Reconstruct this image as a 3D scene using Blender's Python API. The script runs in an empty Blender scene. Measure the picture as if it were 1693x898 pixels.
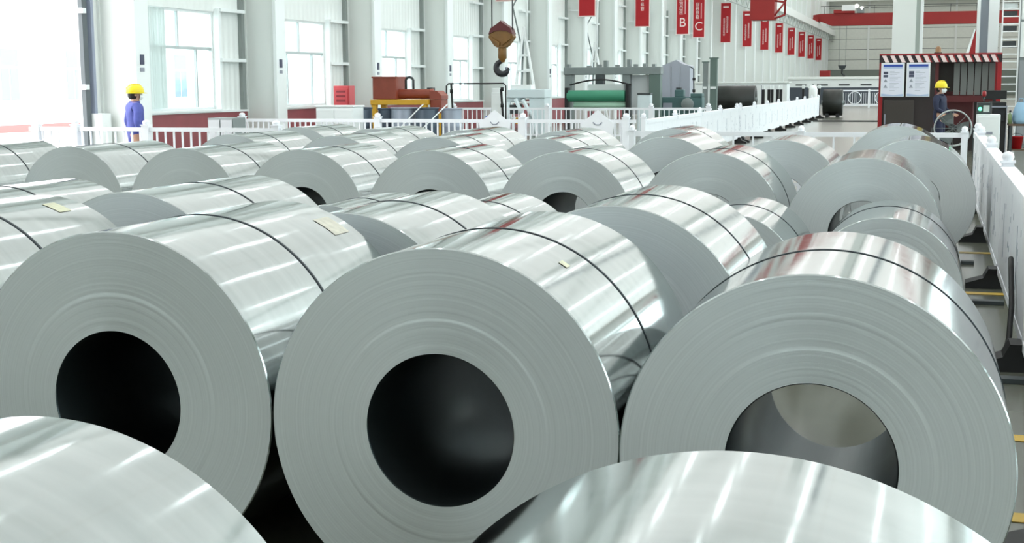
import bpy, bmesh, math, random
from mathutils import Vector, Matrix
random.seed(7)
scn = bpy.context.scene
COL = scn.collection

# ------------------------------------------------------------------ camera
H = 1.7331
FPX, YAW, PITCH, ROLL = 2214.8, 0.3037, 0.1388, -0.0049
F = Vector((-math.sin(YAW) * math.cos(PITCH), math.cos(YAW) * math.cos(PITCH), -math.sin(PITCH)))
R0 = Vector((math.cos(YAW), math.sin(YAW), 0))
U0 = R0.cross(F)
RT = R0 * math.cos(ROLL) + U0 * math.sin(ROLL)
UP = U0 * math.cos(ROLL) - R0 * math.sin(ROLL)
cam_d = bpy.data.cameras.new('camera')
cam = bpy.data.objects.new('camera', cam_d)
COL.objects.link(cam)
cam.matrix_world = Matrix(((RT.x, UP.x, -F.x, 0), (RT.y, UP.y, -F.y, 0), (RT.z, UP.z, -F.z, H), (0, 0, 0, 1)))
cam_d.sensor_fit = 'HORIZONTAL'
cam_d.sensor_width = 36
cam_d.lens = FPX / 1693 * 36
cam_d.clip_start = 0.05
cam_d.clip_end = 1000
scn.camera = cam

# ------------------------------------------------------------------ world, exposure
SKY = 4.4
SKYLIGHT = 0.58
LAMPS = 7.5
w = bpy.data.worlds.new('overcast')
scn.world = w
w.use_nodes = True
bg = w.node_tree.nodes['Background']
bg.inputs[0].default_value = (0.985, 0.988, 1.0, 1)
bg.inputs[1].default_value = SKY
scn.view_settings.view_transform = 'Standard'
scn.view_settings.look = 'None'
scn.view_settings.gamma = 1
scn.view_settings.use_curve_mapping = False
scn.view_settings.exposure = 0.55

# ------------------------------------------------------------------ materials
def srgb(r, g, b):
    def c(x):
        x /= 255
        return x / 12.92 if x <= .04045 else ((x + .055) / 1.055) ** 2.4
    return (c(r), c(g), c(b), 1)

MATS = {}
def mat(name, rgb=(200, 200, 200), rough=.5, metal=0., noise=0., nscale=3., bump=0., emit=None, estr=1., coords='Object', stretch=(1, 1, 1), spec=None):
    if name in MATS:
        return MATS[name]
    m = bpy.data.materials.new(name)
    m.use_nodes = True
    nt = m.node_tree
    b = nt.nodes['Principled BSDF']
    c = srgb(*rgb)
    b.inputs['Base Color'].default_value = c
    b.inputs['Roughness'].default_value = rough
    b.inputs['Metallic'].default_value = metal
    if spec is not None:
        b.inputs['Specular IOR Level'].default_value = spec
    if noise or bump:
        tc = nt.nodes.new('ShaderNodeTexCoord')
        mp = nt.nodes.new('ShaderNodeMapping')
        mp.inputs['Scale'].default_value = stretch
        nz = nt.nodes.new('ShaderNodeTexNoise')
        nz.inputs['Scale'].default_value = nscale
        nz.inputs['Detail'].default_value = 5
        nt.links.new(tc.outputs[coords], mp.inputs[0])
        nt.links.new(mp.outputs[0], nz.inputs['Vector'])
        if noise:
            rp = nt.nodes.new('ShaderNodeValToRGB')
            rp.color_ramp.elements[0].position = .3
            rp.color_ramp.elements[1].position = .7
            rp.color_ramp.elements[0].color = tuple(x * (1 - noise) for x in c[:3]) + (1,)
            rp.color_ramp.elements[1].color = tuple(min(1, x * (1 + noise * .6)) for x in c[:3]) + (1,)
            nt.links.new(nz.outputs['Fac'], rp.inputs[0])
            nt.links.new(rp.outputs[0], b.inputs['Base Color'])
        if bump:
            bp = nt.nodes.new('ShaderNodeBump')
            bp.inputs['Strength'].default_value = bump
            bp.inputs['Distance'].default_value = .02
            nt.links.new(nz.outputs['Fac'], bp.inputs['Height'])
            nt.links.new(bp.outputs[0], b.inputs['Normal'])
    if emit:
        b.inputs['Emission Color'].default_value = srgb(*emit)
        b.inputs['Emission Strength'].default_value = estr
    MATS[name] = m
    return m

def coil_skin():
    m = bpy.data.materials.new('coil_skin')
    m.use_nodes = True
    nt = m.node_tree
    b = nt.nodes['Principled BSDF']
    b.inputs['Metallic'].default_value = 1
    tc = nt.nodes.new('ShaderNodeTexCoord')
    mp = nt.nodes.new('ShaderNodeMapping')
    mp.inputs['Scale'].default_value = (1, 9, 1)
    nz = nt.nodes.new('ShaderNodeTexNoise')
    nz.inputs['Scale'].default_value = 2.2
    nz.inputs['Detail'].default_value = 6
    nt.links.new(tc.outputs['Object'], mp.inputs[0])
    nt.links.new(mp.outputs[0], nz.inputs['Vector'])
    rp = nt.nodes.new('ShaderNodeValToRGB')
    rp.color_ramp.elements[0].position = .3
    rp.color_ramp.elements[1].position = .7
    rp.color_ramp.elements[0].color = srgb(164, 171, 171)
    rp.color_ramp.elements[1].color = srgb(174, 180, 180)
    nt.links.new(nz.outputs['Fac'], rp.inputs[0])
    nt.links.new(rp.outputs[0], b.inputs['Base Color'])
    mr = nt.nodes.new('ShaderNodeMapRange')
    mr.inputs['To Min'].default_value = .06
    mr.inputs['To Max'].default_value = .12
    nt.links.new(nz.outputs['Fac'], mr.inputs[0])
    nt.links.new(mr.outputs[0], b.inputs['Roughness'])
    nz2 = nt.nodes.new('ShaderNodeTexNoise')
    nz2.inputs['Scale'].default_value = 1.6
    nt.links.new(tc.outputs['Object'], nz2.inputs['Vector'])
    bp = nt.nodes.new('ShaderNodeBump')
    bp.inputs['Strength'].default_value = .03
    bp.inputs['Distance'].default_value = .03
    nt.links.new(nz2.outputs['Fac'], bp.inputs['Height'])
    nt.links.new(bp.outputs[0], b.inputs['Normal'])
    return m

def coil_face():
    m = bpy.data.materials.new('coil_face')
    m.use_nodes = True
    nt = m.node_tree
    b = nt.nodes['Principled BSDF']
    b.inputs['Metallic'].default_value = .7
    b.inputs['Roughness'].default_value = .40
    b.inputs['Anisotropic'].default_value = .75
    tg = nt.nodes.new('ShaderNodeTangent')
    tg.direction_type = 'RADIAL'
    tg.axis = 'Y'
    nt.links.new(tg.outputs[0], b.inputs['Tangent'])
    tc = nt.nodes.new('ShaderNodeTexCoord')
    mp = nt.nodes.new('ShaderNodeMapping')
    mp.inputs['Scale'].default_value = (1, 0, 1)
    nt.links.new(tc.outputs['Object'], mp.inputs[0])
    ln = nt.nodes.new('ShaderNodeVectorMath')
    ln.operation = 'LENGTH'
    nt.links.new(mp.outputs[0], ln.inputs[0])
    nz = nt.nodes.new('ShaderNodeTexNoise')
    nz.noise_dimensions = '1D'
    nz.inputs['Scale'].default_value = 140
    nz.inputs['Detail'].default_value = 4
    nt.links.new(ln.outputs['Value'], nz.inputs['W'])
    rp = nt.nodes.new('ShaderNodeValToRGB')
    rp.color_ramp.elements[0].position = .25
    rp.color_ramp.elements[1].position = .75
    rp.color_ramp.elements[0].color = srgb(218, 222, 224)
    rp.color_ramp.elements[1].color = srgb(228, 232, 234)
    nt.links.new(nz.outputs['Fac'], rp.inputs[0])
    nt.links.new(rp.outputs[0], b.inputs['Base Color'])
    bp = nt.nodes.new('ShaderNodeBump')
    bp.inputs['Strength'].default_value = .05
    bp.inputs['Distance'].default_value = .003
    nt.links.new(nz.outputs['Fac'], bp.inputs['Height'])
    nt.links.new(bp.outputs[0], b.inputs['Normal'])
    return m

def ribbed(name, rgb, pitch, axis, strength=.5):
    m = bpy.data.materials.new(name)
    m.use_nodes = True
    nt = m.node_tree
    b = nt.nodes['Principled BSDF']
    b.inputs['Base Color'].default_value = srgb(*rgb)
    b.inputs['Roughness'].default_value = .5
    tc = nt.nodes.new('ShaderNodeTexCoord')
    wv = nt.nodes.new('ShaderNodeTexWave')
    wv.wave_type = 'BANDS'
    wv.bands_direction = axis
    wv.inputs['Scale'].default_value = .314 / pitch
    nt.links.new(tc.outputs['Object'], wv.inputs['Vector'])
    bp = nt.nodes.new('ShaderNodeBump')
    bp.inputs['Strength'].default_value = strength
    bp.inputs['Distance'].default_value = .03
    nt.links.new(wv.outputs['Fac'], bp.inputs['Height'])
    nt.links.new(bp.outputs[0], b.inputs['Normal'])
    return m

def pane_mat(name, tint=(235, 245, 245), refl=.08):
    m = bpy.data.materials.new(name)
    m.use_nodes = True
    nt = m.node_tree
    nt.nodes.clear()
    o = nt.nodes.new('ShaderNodeOutputMaterial')
    t = nt.nodes.new('ShaderNodeBsdfTransparent')
    t.inputs[0].default_value = srgb(*tint)
    g = nt.nodes.new('ShaderNodeBsdfGlossy')
    g.inputs['Roughness'].default_value = .05
    mx = nt.nodes.new('ShaderNodeMixShader')
    mx.inputs[0].default_value = refl
    nt.links.new(t.outputs[0], mx.inputs[1])
    nt.links.new(g.outputs[0], mx.inputs[2])
    nt.links.new(mx.outputs[0], o.inputs[0])
    return m

SKIN, FACE = coil_skin(), coil_face()
BORE = mat('bore_shaded_metal', (70, 78, 80), .34, .9)  # coil metal darkened to carry the shade inside the bore
STRAP = mat('strap_steel', (62, 70, 75), .45, .6)
STICKER = mat('sticker_paper', (206, 205, 178), .6, noise=.15, nscale=30)
STICKER2 = mat('cream_sticker_paper', (200, 196, 182), .6, noise=.15, nscale=30)
WALLP = ribbed('wall_cladding', (236, 239, 237), .25, 'Y')
FARP = mat('far_wall_paint', (226, 230, 222), .5, noise=.04)
WHITE = mat('white_paint', (238, 242, 242), .4)
WHITEG = mat('white_green_paint', (233, 237, 234), .45)
FENCEW = mat('fence_white_plastic', (246, 248, 254), .45, noise=.03, nscale=6)
DADO = mat('dado_red_paint', (146, 72, 78), .5, noise=.08)
RED = mat('red_paint', (150, 22, 28), .45, noise=.06)
CRANE = mat('crane_red_paint', (150, 30, 28), .5, noise=.08, nscale=.6)
BANNER = mat('banner_red_cloth', (176, 22, 32), .65)
BANNERW = mat('banner_white_print', (245, 225, 222), .65)
BLACK = mat('black_rubber', (22, 22, 24), .6)
DARK = mat('dark_grey_metal', (62, 68, 70), .5, .2)
SHADEMETAL = mat('shade_and_metal_grey', (140, 147, 144), .5)  # grey of jamb and ropes, also of the painted column shade
GREYM = mat('machine_grey', (128, 136, 136), .5, noise=.06)
LILAC = mat('lilac_grey_sheet', (168, 172, 184), .45)
TEAL = mat('teal_machine_paint', (74, 106, 106), .5, noise=.1)
GREEN = mat('green_rubber_roll', (62, 142, 112), .45)
PGREEN = mat('pale_green_roll', (168, 206, 184), .45)
ORANGE = mat('rust_orange_paint', (142, 66, 48), .5, noise=.12, nscale=5)
YELLOW = mat('yellow_paint', (216, 164, 42), .5, noise=.06)
HELMET = mat('helmet_yellow', (238, 216, 40), .35)
HOOKY = mat('hook_ochre_paint', (118, 82, 28), .5, noise=.15, nscale=6)
HOOKR = mat('hook_maroon_paint', (84, 18, 20), .5)
BLUEC = mat('blue_work_cloth', (84, 92, 168), .8, noise=.12, nscale=12)
NAVYC = mat('navy_work_cloth', (34, 40, 66), .8, noise=.12, nscale=12)
SKINP = mat('skin_tone', (204, 160, 136), .55)
HAIR = mat('dark_hair', (34, 28, 26), .6)
BARREL = mat('barrel_slate', (78, 90, 104), .4, .2, noise=.1)
BARREL2 = mat('barrel_pale', (150, 158, 172), .4, .2, noise=.1)
BLUE = mat('blue_plastic', (48, 108, 196), .5)
LBLUE = mat('pale_blue_bag_cloth', (150, 186, 212), .7)
PBLUE = mat('pale_machine_paint', (216, 228, 232), .45)
BLKROLL = mat('black_roll_coat', (24, 27, 23), .45)
BROWN = mat('brown_board', (96, 78, 62), .6)
TINT = mat('dark_tinted_board', (52, 44, 44), .25)
MAROON = mat('dark_maroon_paint', (84, 26, 30), .4)
CURT = mat('grey_strip_curtain', (112, 114, 112), .3)
POSTER = mat('poster_paper', (222, 224, 236), .6)
PBLUEP = mat('poster_blue_print', (44, 74, 160), .6)
PGREY = mat('poster_grey_print', (150, 154, 166), .6)
PDARK = mat('poster_dark_print', (70, 74, 96), .6)
FACW = mat('facade_white', (240, 240, 240), .7)
FACR = mat('facade_red_base', (200, 112, 110), .7)
FACB = mat('facade_window_blue', (132, 150, 166), .6)
YLINE = mat('floor_yellow_paint', (206, 168, 60), .5, noise=.2, nscale=14)
LAMPG = mat('green_indicator', (60, 220, 150), .4, emit=(80, 255, 170), estr=4)
LAMPW = mat('white_lamp', (255, 255, 250), .4, emit=(255, 252, 240), estr=8)
SKYL = mat('skylight_diffuser', (255, 255, 255), .5, emit=(253, 253, 251), estr=SKYLIGHT)
LED = mat('led_tube', (255, 255, 255), .5, emit=(250, 254, 255), estr=LAMPS)
CEIL = mat('ceiling_sheet', (232, 230, 222), .6)
PANE = pane_mat('window_pane')
FLOORM = mat('floor_concrete', (104, 105, 94), .20, noise=.14, nscale=.9, bump=.02)
ASPH = mat('yard_concrete', (190, 190, 188), .8)

# ------------------------------------------------------------------ mesh helpers
class MB:
    def __init__(self):
        self.v, self.f, self.m, self.s = [], [], [], []
    def add(self, vs, fs, mi=0, smooth=False):
        n = len(self.v)
        self.v += [tuple(p) for p in vs]
        self.f += [tuple(i + n for i in f) for f in fs]
        self.m += [mi] * len(fs)
        self.s += [smooth] * len(fs)
        return self
    def box(self, x0, x1, y0, y1, z0, z1, mi=0):
        vs = [(x, y, z) for z in (z0, z1) for y in (y0, y1) for x in (x0, x1)]
        return self.add(vs, [(0, 2, 3, 1), (4, 5, 7, 6), (0, 1, 5, 4), (2, 6, 7, 3), (0, 4, 6, 2), (1, 3, 7, 5)], mi)
    def prism(self, poly, y0, y1, axis='y', mi=0):
        n = len(poly)
        def P(a, b, c):
            return {'y': (a, c, b), 'x': (c, a, b), 'z': (a, b, c)}[axis]
        vs = [P(a, b, y0) for a, b in poly] + [P(a, b, y1) for a, b in poly]
        fs = [tuple(range(n)), tuple(range(2 * n - 1, n - 1, -1))]
        fs += [(i, i + n, (i + 1) % n + n, (i + 1) % n) for i in range(n)]
        return self.add(vs, fs, mi)
    def tube(self, pts, rad, n=8, mi=0, caps=True):
        pts = [Vector(p) for p in pts]
        rads = rad if isinstance(rad, (list, tuple)) else [rad] * len(pts)
        base = len(self.v)
        prev = None
        for i, p in enumerate(pts):
            d = (pts[min(i + 1, len(pts) - 1)] - pts[max(i - 1, 0)]).normalized()
            if prev is None:
                a = d.orthogonal().normalized()
            else:
                a = (prev - d * prev.dot(d)).normalized()
            prev = a
            b = d.cross(a)
            for k in range(n):
                t = 2 * math.pi * k / n
                self.v.append(tuple(p + (a * math.cos(t) + b * math.sin(t)) * rads[i]))
        for i in range(len(pts) - 1):
            for k in range(n):
                q = base + i * n
                self.f.append((q + k, q + (k + 1) % n, q + n + (k + 1) % n, q + n + k))
                self.m.append(mi)
                self.s.append(True)
        if caps:
            self.f.append(tuple(base + k for k in range(n - 1, -1, -1)))
            self.f.append(tuple(base + (len(pts) - 1) * n + k for k in range(n)))
            self.m += [mi, mi]
            self.s += [False, False]
        return self
    def lathe(self, prof, c=(0, 0, 0), axis='z', n=24, mi=0, smooth=True, closed=False):
        base = len(self.v)
        for r, h in prof:
            for k in range(n):
                t = 2 * math.pi * k / n
                a, b = r * math.cos(t), r * math.sin(t)
                p = {'z': (a, b, h), 'y': (a, h, b), 'x': (h, a, b)}[axis]
                self.v.append((p[0] + c[0], p[1] + c[1], p[2] + c[2]))
        m = len(prof)
        for i in range(m if closed else m - 1):
            j = (i + 1) % m
            for k in range(n):
                self.f.append((base + i * n + k, base + i * n + (k + 1) % n, base + j * n + (k + 1) % n, base + j * n + k))
                self.m.append(mi)
                self.s.append(smooth)
        return self
    def mesh(self, name, mats):
        me = bpy.data.meshes.new(name)
        me.from_pydata(self.v, [], self.f)
        if not isinstance(mats, (list, tuple)):
            mats = [mats]
        for mm in mats:
            me.materials.append(mm)
        me.polygons.foreach_set('material_index', self.m)
        me.polygons.foreach_set('use_smooth', self.s)
        bm = bmesh.new()
        bm.from_mesh(me)
        bmesh.ops.recalc_face_normals(bm, faces=bm.faces)
        bm.to_mesh(me)
        bm.free()
        me.update()
        return me
    def build(self, name, mats, parent=None, loc=(0, 0, 0)):
        return link(name, self.mesh(name, mats), parent, loc)

def link(name, data, parent=None, loc=(0, 0, 0), rz=0):
    o = bpy.data.objects.new(name, data)
    COL.objects.link(o)
    o.location = loc
    o.rotation_euler.z = rz
    if parent is not None:
        o.parent = parent
    return o

def tag(o, label, cat, group=None):
    o['label'] = label
    o['category'] = cat
    if group:
        o['group'] = group
    return o

def thing(name, label, cat, loc=(0, 0, 0), rz=0, group=None):
    return tag(link(name, None, None, loc, rz), label, cat, group)

def struct(o):
    o['kind'] = 'structure'
    return o

def box(name, m, parent, x0, x1, y0, y1, z0, z1, bevel=0):
    b = MB().box(x0, x1, y0, y1, z0, z1)
    if not bevel:
        return b.build(name, m, parent)
    me = b.mesh(name, m)
    bm = bmesh.new()
    bm.from_mesh(me)
    bmesh.ops.bevel(bm, geom=list(bm.edges), offset=bevel, segments=2, affect='EDGES', profile=.5)
    bm.to_mesh(me)
    bm.free()
    return link(name, me, parent)

# ------------------------------------------------------------------ the hall
XW, XR, YB, YF, ZC = -16.0, 22.0, -14.0, 205.0, 13.6
struct(MB().box(XW - .3, XR, YB, YF + .3, -.3, 0).build('floor', FLOORM))
ceil = struct(MB().box(XW - .3, XR + .3, YB - .3, YF + .3, ZC, ZC + .2).build('ceiling', CEIL))
for xs in (-13.5, -8.9, -4.3, .3, 4.9, 9.5, 14.1, 18.7):
    sk = MB()
    y = YB + 6.4
    while y < YF - 6:
        sk.box(xs - 2.28, xs + 2.28, y, y + 5.9, ZC - .06, ZC - .02)
        y += 6.0
    sk.build('skylight_strip', SKYL, ceil)
lampm = MB().box(-.07, .07, -1.3, 1.3, -.05, 0).mesh('lamp_tube', LED)
lampc = MB().box(-.12, .12, -1.35, 1.35, .001, .10).mesh('lamp_housing', WHITEG)
lamph = MB().box(-.02, .02, -.02, .02, .1, ZC - 12.5).mesh('lamp_hanger', DARK)
for xs in (-11.5, -5.5, .5, 7.0, 14.0):
    y = 1.5
    while y < 150:
        lo_ = link('lamp_tube', lampm, ceil, (xs, y, 12.5))
        link('lamp_housing', lampc, lo_)
        link('lamp_hanger', lamph, lo_)
        y += 6.0
for k in range(17):
    y = -1.7 + k * 12
    box('roof_truss', WHITEG, ceil, XW, XR, y - .12, y + .12, ZC - .9, ZC - .62)
wr_ = MB()
wr_.box(XR, XR + .3, YB, YF, 0, 2.2).box(XR, XR + .3, YB, YF, 10.4, ZC)
ADDED_BAYS = [(-12 + 12 * i, -1.2 + 12 * i) for i in range(15)]  # unseen openings added so daylight brightens the coil faces and walls
pv = YB
for a, b in ADDED_BAYS:
    wr_.box(XR, XR + .3, pv, a, 2.2, 10.4)
    pv = b
wr_.box(XR, XR + .3, pv, YF, 2.2, 10.4)
struct(wr_.build('wall_right', WALLP))
struct(MB().box(XW, XR, YB - .3, YB, 0, ZC).build('wall_back', WHITEG))

# far wall: horizontal boards with recessed joints, grey base band
fw = struct(MB().box(XW, XR, YF + .05, YF + .3, 0, ZC).build('wall_far', DARK))
z = 3.6
brd = MB().box(XW, XR, -.06, .06, 0, 1.44).mesh('siding_board', FARP)
while z < ZC:
    link('siding_board', brd, fw, (0, YF, z))
    z += 1.5
box('base_band', mat('far_base_grey', (128, 138, 130), .6), fw, XW, XR, YF - .1, YF + .05, 0, 3.55)
for x in (-9.5, -3.4, 2.6, 8.6):
    box('siding_batten', WHITEG, fw, x - .14, x + .14, YF - .2, YF - .06, 3.6, ZC)

# left wall with openings: door 17..23, windows every 6 m
DOOR = (16.6, 23.05, 6.0)
WINS = [(25.1 + 6 * i, 28.05 + 6 * i) for i in range(11)]
SILL, HEAD = 1.2, 3.43
wl = MB()
def wallbox(y0, y1, z0, z1):
    wl.box(XW - .22, XW, y0, y1, z0, z1)
wallbox(YB, DOOR[0], 0, ZC)
wallbox(DOOR[0], DOOR[1], DOOR[2], ZC)
prev = DOOR[1]
for a, b in WINS:
    wallbox(prev, a, 0, ZC)
    wallbox(a, b, 0, SILL)
    wallbox(a, b, HEAD, ZC)
    prev = b
wallbox(prev, YF, 0, ZC)
wall_left = struct(wl.build('wall_left', WALLP))
# red dado and ledge per bay
COLS = [23.45 + 6 * i for i in range(31)]
dado = MB().box(XW, XW + .06, .42, 5.95, 0, 1.12).mesh('dado_panel', DADO)
ledge = MB().box(XW, XW + .10, .42, 5.95, 1.12, 1.17).mesh('dado_ledge', WHITE)
for i, cy in enumerate(COLS[:14]):
    link('dado_panel', dado, wall_left, (0, cy, 0))
    link('dado_ledge', ledge, wall_left, (0, cy, 0))
girt = MB().box(XW, XW + .16, 4.65, 5.80, -.04, .04).mesh('girt', WHITE)
girt2 = MB().box(XW, XW + .12, .42, 1.55, -.03, .03).mesh('girt', WHITE)
shade_strip = MB().box(XW, XW + .10, 5.72, 5.86, 1.17, 6.2).mesh('recess_shade_strip', SHADEMETAL)  # shade in the recess beside each column, drawn as a grey strip
gpost2 = MB().box(XW, XW + .12, 4.60, 4.70, 1.17, 3.5).mesh('window_post', WHITE)
for i, cy in enumerate(COLS[:12]):
    for zz in (2.33, 3.48, 4.65, 5.8):
        link('girt', girt, wall_left, (0, cy, zz))
    for zz in (2.33, 4.65):
        link('girt', girt2, wall_left, (0, cy, zz))
    link('recess_shade_strip', shade_strip, wall_left, (0, cy, 0))
    link('window_post', gpost2, wall_left, (0, cy, 0))
# H section wall columns
cmb = MB()
cmb.box(XW, XW + .06, 0, .42, 0, ZC).box(XW + .06, XW + .80, .03, .39, 0, ZC)
cmesh = cmb.mesh('wall_column', WHITEG)
cfl = MB().box(XW + .80, XW + .88, -.04, .46, 0, ZC).mesh('column_flange', WHITE)
cpl = MB().box(XW + .86, XW + .894, .10, .24, 2.16, 2.36).mesh('column_plate', PDARK)
cpl2 = MB().box(XW + .86, XW + .892, .10, .24, 2.02, 2.10).mesh('column_plate', PGREY)
for i, cy in enumerate(COLS):
    c = struct(link('wall_column', cmesh, None, (0, cy, 0)))
    link('column_flange', cfl, c)
    if i < 8:
        link('column_plate', cpl, c)
        link('column_plate', cpl2, c)
# windows
def frame_mesh(w, h):
    f = MB()
    t, d = .055, .05
    f.box(-d, d, 0, t, 0, h).box(-d, d, w - t, w, 0, h).box(-d, d, t, w - t, 0, t).box(-d, d, t, w - t, h - t, h)
    return f
WW, WH = WINS[0][1] - WINS[0][0], HEAD - SILL
fr = frame_mesh(WW, WH).mesh('window_frame', WHITE)
TR = WH * .62
tran = MB().box(-.035, .035, .055, WW - .055, TR - .035, TR + .035).mesh('transom', mat('window_bar_grey', (176, 184, 184), .4, .3))
mul = MB().box(-.03, .03, -.025, .025, 0, 1).mesh('mullion', MATS['window_bar_grey'])
pn = MB().box(-.004, .004, 0, 1, 0, 1).mesh('pane', PANE)
for i, (a, b) in enumerate(WINS):
    o = struct(link('window_%d' % (i + 1), fr, None, (XW - .1, a, SILL)))
    link('transom', tran, o)
    def bar(y, z0, z1):
        q = link('mullion', mul, o, (0, y, z0))
        q.scale.z = z1 - z0
    def glass(y0, y1, z0, z1):
        q = link('pane', pn, o, (0, y0, z0))
        q.scale = (1, y1 - y0, z1 - z0)
    bar(WW * .5, TR + .035, WH - .055)
    bar(WW * .26, .055, TR - .035)
    bar(WW * .76, .055, TR - .035)
    glass(.055, WW * .5 - .025, TR + .035, WH - .055)
    glass(WW * .5 + .025, WW - .055, TR + .035, WH - .055)
    glass(.055, WW * .26 - .025, .055, TR - .035)
    glass(WW * .26 + .025, WW * .76 - .025, .055, TR - .035)
    glass(WW * .76 + .025, WW - .055, .055, TR - .035)
    q = MB().box(-.02, .24, -.02, WW + .02, -.05, 0).build('window_sill', WHITE, o)
added_fr = frame_mesh(10.8, 8.2).mesh('window_frame', WHITE)
for i, (a, b) in enumerate(ADDED_BAYS):  # glazing out of view, added for its side light
    o = struct(link('window_%d' % (i + 12), added_fr, None, (XR + .1, a, 2.2)))
    for k in range(4):
        q = link('pane', pn, o, (0, .055 + k * 2.68, .055))
        q.scale = (1, 2.6, 8.09)
    for k in range(1, 4):
        q = link('mullion', mul, o, (0, .02 + k * 2.68, .055))
        q.scale.z = 8.09
# grey curtain drawn to the near side of the first window
cv = MB()
n = 26
for k in range(n):
    t0, t1 = k / n, (k + 1) / n
    x0, x1 = .03 * math.sin(k * 1.7), .03 * math.sin((k + 1) * 1.7)
    cv.add([(x0, t0 * .68, 0), (x1, t1 * .68, 0), (x1, t1 * .68, WH - .08), (x0, t0 * .68, WH - .08)], [(0, 1, 2, 3)], 0, True)
CURTM = mat('curtain_cloth', (206, 214, 212), .8)
CURTM.node_tree.nodes['Principled BSDF'].inputs['Transmission Weight'].default_value = .35
tag(cv.build('curtain', CURTM, None, (XW + .05, WINS[0][0] + .08, SILL + .05)),
    'pale grey curtain drawn to the edge of the window beside the blue worker', 'curtain')
# sliding door opening trim
dr = struct(MB().box(XW - .04, XW + .05, DOOR[1] - .16, DOOR[1], 0, DOOR[2]).build('door_1', mat('door_dark_frame', (92, 100, 104), .5)))
MB().box(XW - .26, XW + .03, DOOR[0], DOOR[0] + .2, 0, DOOR[2]).build('door_jamb', SHADEMETAL, dr)
box('door_rail', mat('blue_grey_rail', (150, 158, 178), .5), dr, XW - .02, XW + .10, DOOR[1] + .06, DOOR[1] + .14, 0, DOOR[2])
for zz in (1.72, 3.2):
    box('door_hinge', WHITE, dr, XW - .02, XW + .12, DOOR[1] - .24, DOOR[1] - .12, zz - .05, zz + .05)
box('door_stop', WHITE, dr, XW + .02, XW + .28, DOOR[1] - .0, DOOR[1] + .32, 0, 1.2)

# outdoors: yard and the building across it
struct(MB().box(-90, XW - .3, -40, 140, -.3, -.02).build('yard_ground', ASPH))
bl = thing('neighbour_building', 'white building with pale blue windows and red base beyond the open door', 'building', (-34, 20, 0))
box('wall', FACW, bl, -8, 0, -10, 70, .26, 12)
box('base', FACR, bl, -8, .05, -10, 70, -.02, .26)
for y in (19.25, 23.35, 27.45, 31.6, 35.7, 39.8):
    o = MB().box(-.02, .04, 0, 1.12, 0, 2.05).build('window', WHITE, bl, (0, y, 1.18))
    for (a, b, c, d) in ((.05, 1.07, 1.35, 2.0), (.05, .52, .05, 1.25), (.60, 1.07, .05, 1.25)):
        box('pane', FACB, o, .04, .06, a, b, c, d)

# crane runway beams
for xs in (-14.5, 20.5):
    rb = struct(MB().box(xs - .3, xs + .3, YB, YF, 8.5, 9.25).build('crane_runway_beam', WHITEG))
    if xs < 0:
        m = MB()
        zz = 8.45
        y = 60
        while y < YF - 3:
            m.tube([(xs, y, 8.5), (xs, y + 1.5, 7.7), (xs, y + 3, 8.5)], .035, 4)
            y += 3
        m.tube([(xs, 60, 7.7), (xs, YF, 7.7)], .06, 4)
        m.build('runway_lattice', mat('lattice_pale', (188, 194, 190), .5), rb)
# inner columns
c1 = struct(MB().box(-1.27, -.60, 42, 42.6, 0, ZC).build('inner_column', WHITEG))
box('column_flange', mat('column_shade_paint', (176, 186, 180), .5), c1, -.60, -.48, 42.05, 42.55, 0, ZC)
box('column_flange', WHITE, c1, -.48, -.40, 42.0, 42.6, 0, ZC)
c2 = struct(MB().box(1.36, 1.63, 40, 40.6, 0, ZC).build('inner_column', WHITE))
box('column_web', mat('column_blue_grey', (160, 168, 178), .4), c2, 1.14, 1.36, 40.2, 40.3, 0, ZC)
box('column_flange', WHITE, c2, 1.06, 1.14, 40.0, 40.6, 0, ZC)

# ------------------------------------------------------------------ coils
def coil(X, Y0, Y1, R, label, strap=None, sticker=None, hole=.254, seg=96, rings=20, group='aluminium coils laid in rows', seed=0):
    rnd = random.Random(seed)
    L = Y1 - Y0
    t = thing('metal_coil', label, 'coil', (X, Y0, R), 0, group)
    c = .004
    MB().lathe([(R - c, 0), (R, c)], axis='y', n=seg).lathe([(R, c), (R, L - c)], axis='y', n=seg).lathe([(R, L - c), (R - c, L)], axis='y', n=seg).build('outer_wrap', SKIN, t)
    for side in (0, 1):
        prof = []
        nr = rings if side == 0 else 4
        step = (R - c - hole - .004) / nr
        tele = rnd.uniform(.30, .42)
        for i in range(nr + 1):
            r = hole + .004 + i * step
            off = rnd.uniform(-.00025, .00025) if 0 < i < nr else 0
            if hole < r < hole + (R - hole) * tele:
                off -= .0012
            off = off if side == 0 else -off
            prof.append((r, off + (0 if side == 0 else L)))
        MB().lathe(prof, axis='y', n=seg).build('end_face', FACE, t)
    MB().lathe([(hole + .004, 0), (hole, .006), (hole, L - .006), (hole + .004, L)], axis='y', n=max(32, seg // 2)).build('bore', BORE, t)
    if strap is None:
        strap = L * .5
    if strap:
        s = .0075
        MB().lathe([(R - .001, -s), (R + .0025, -s), (R + .0025, s), (R - .001, s)], axis='y', n=seg, smooth=True, closed=True).build('strap', STRAP, t, (0, strap, 0))
    if sticker:
        ang, y, w, h, mm = sticker
        m = MB()
        k = 6
        rr = R + .002
        for i in range(k):
            a0 = math.radians(ang) + (i / k - .5) * w / R
            a1 = math.radians(ang) + ((i + 1) / k - .5) * w / R
            m.add([(rr * math.sin(a0), y, rr * math.cos(a0)), (rr * math.sin(a1), y, rr * math.cos(a1)),
                   (rr * math.sin(a1), y + h, rr * math.cos(a1)), (rr * math.sin(a0), y + h, rr * math.cos(a0))], [(0, 1, 2, 3)], 0, True)
        m.build('sticker', mm, t)
    return t

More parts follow.
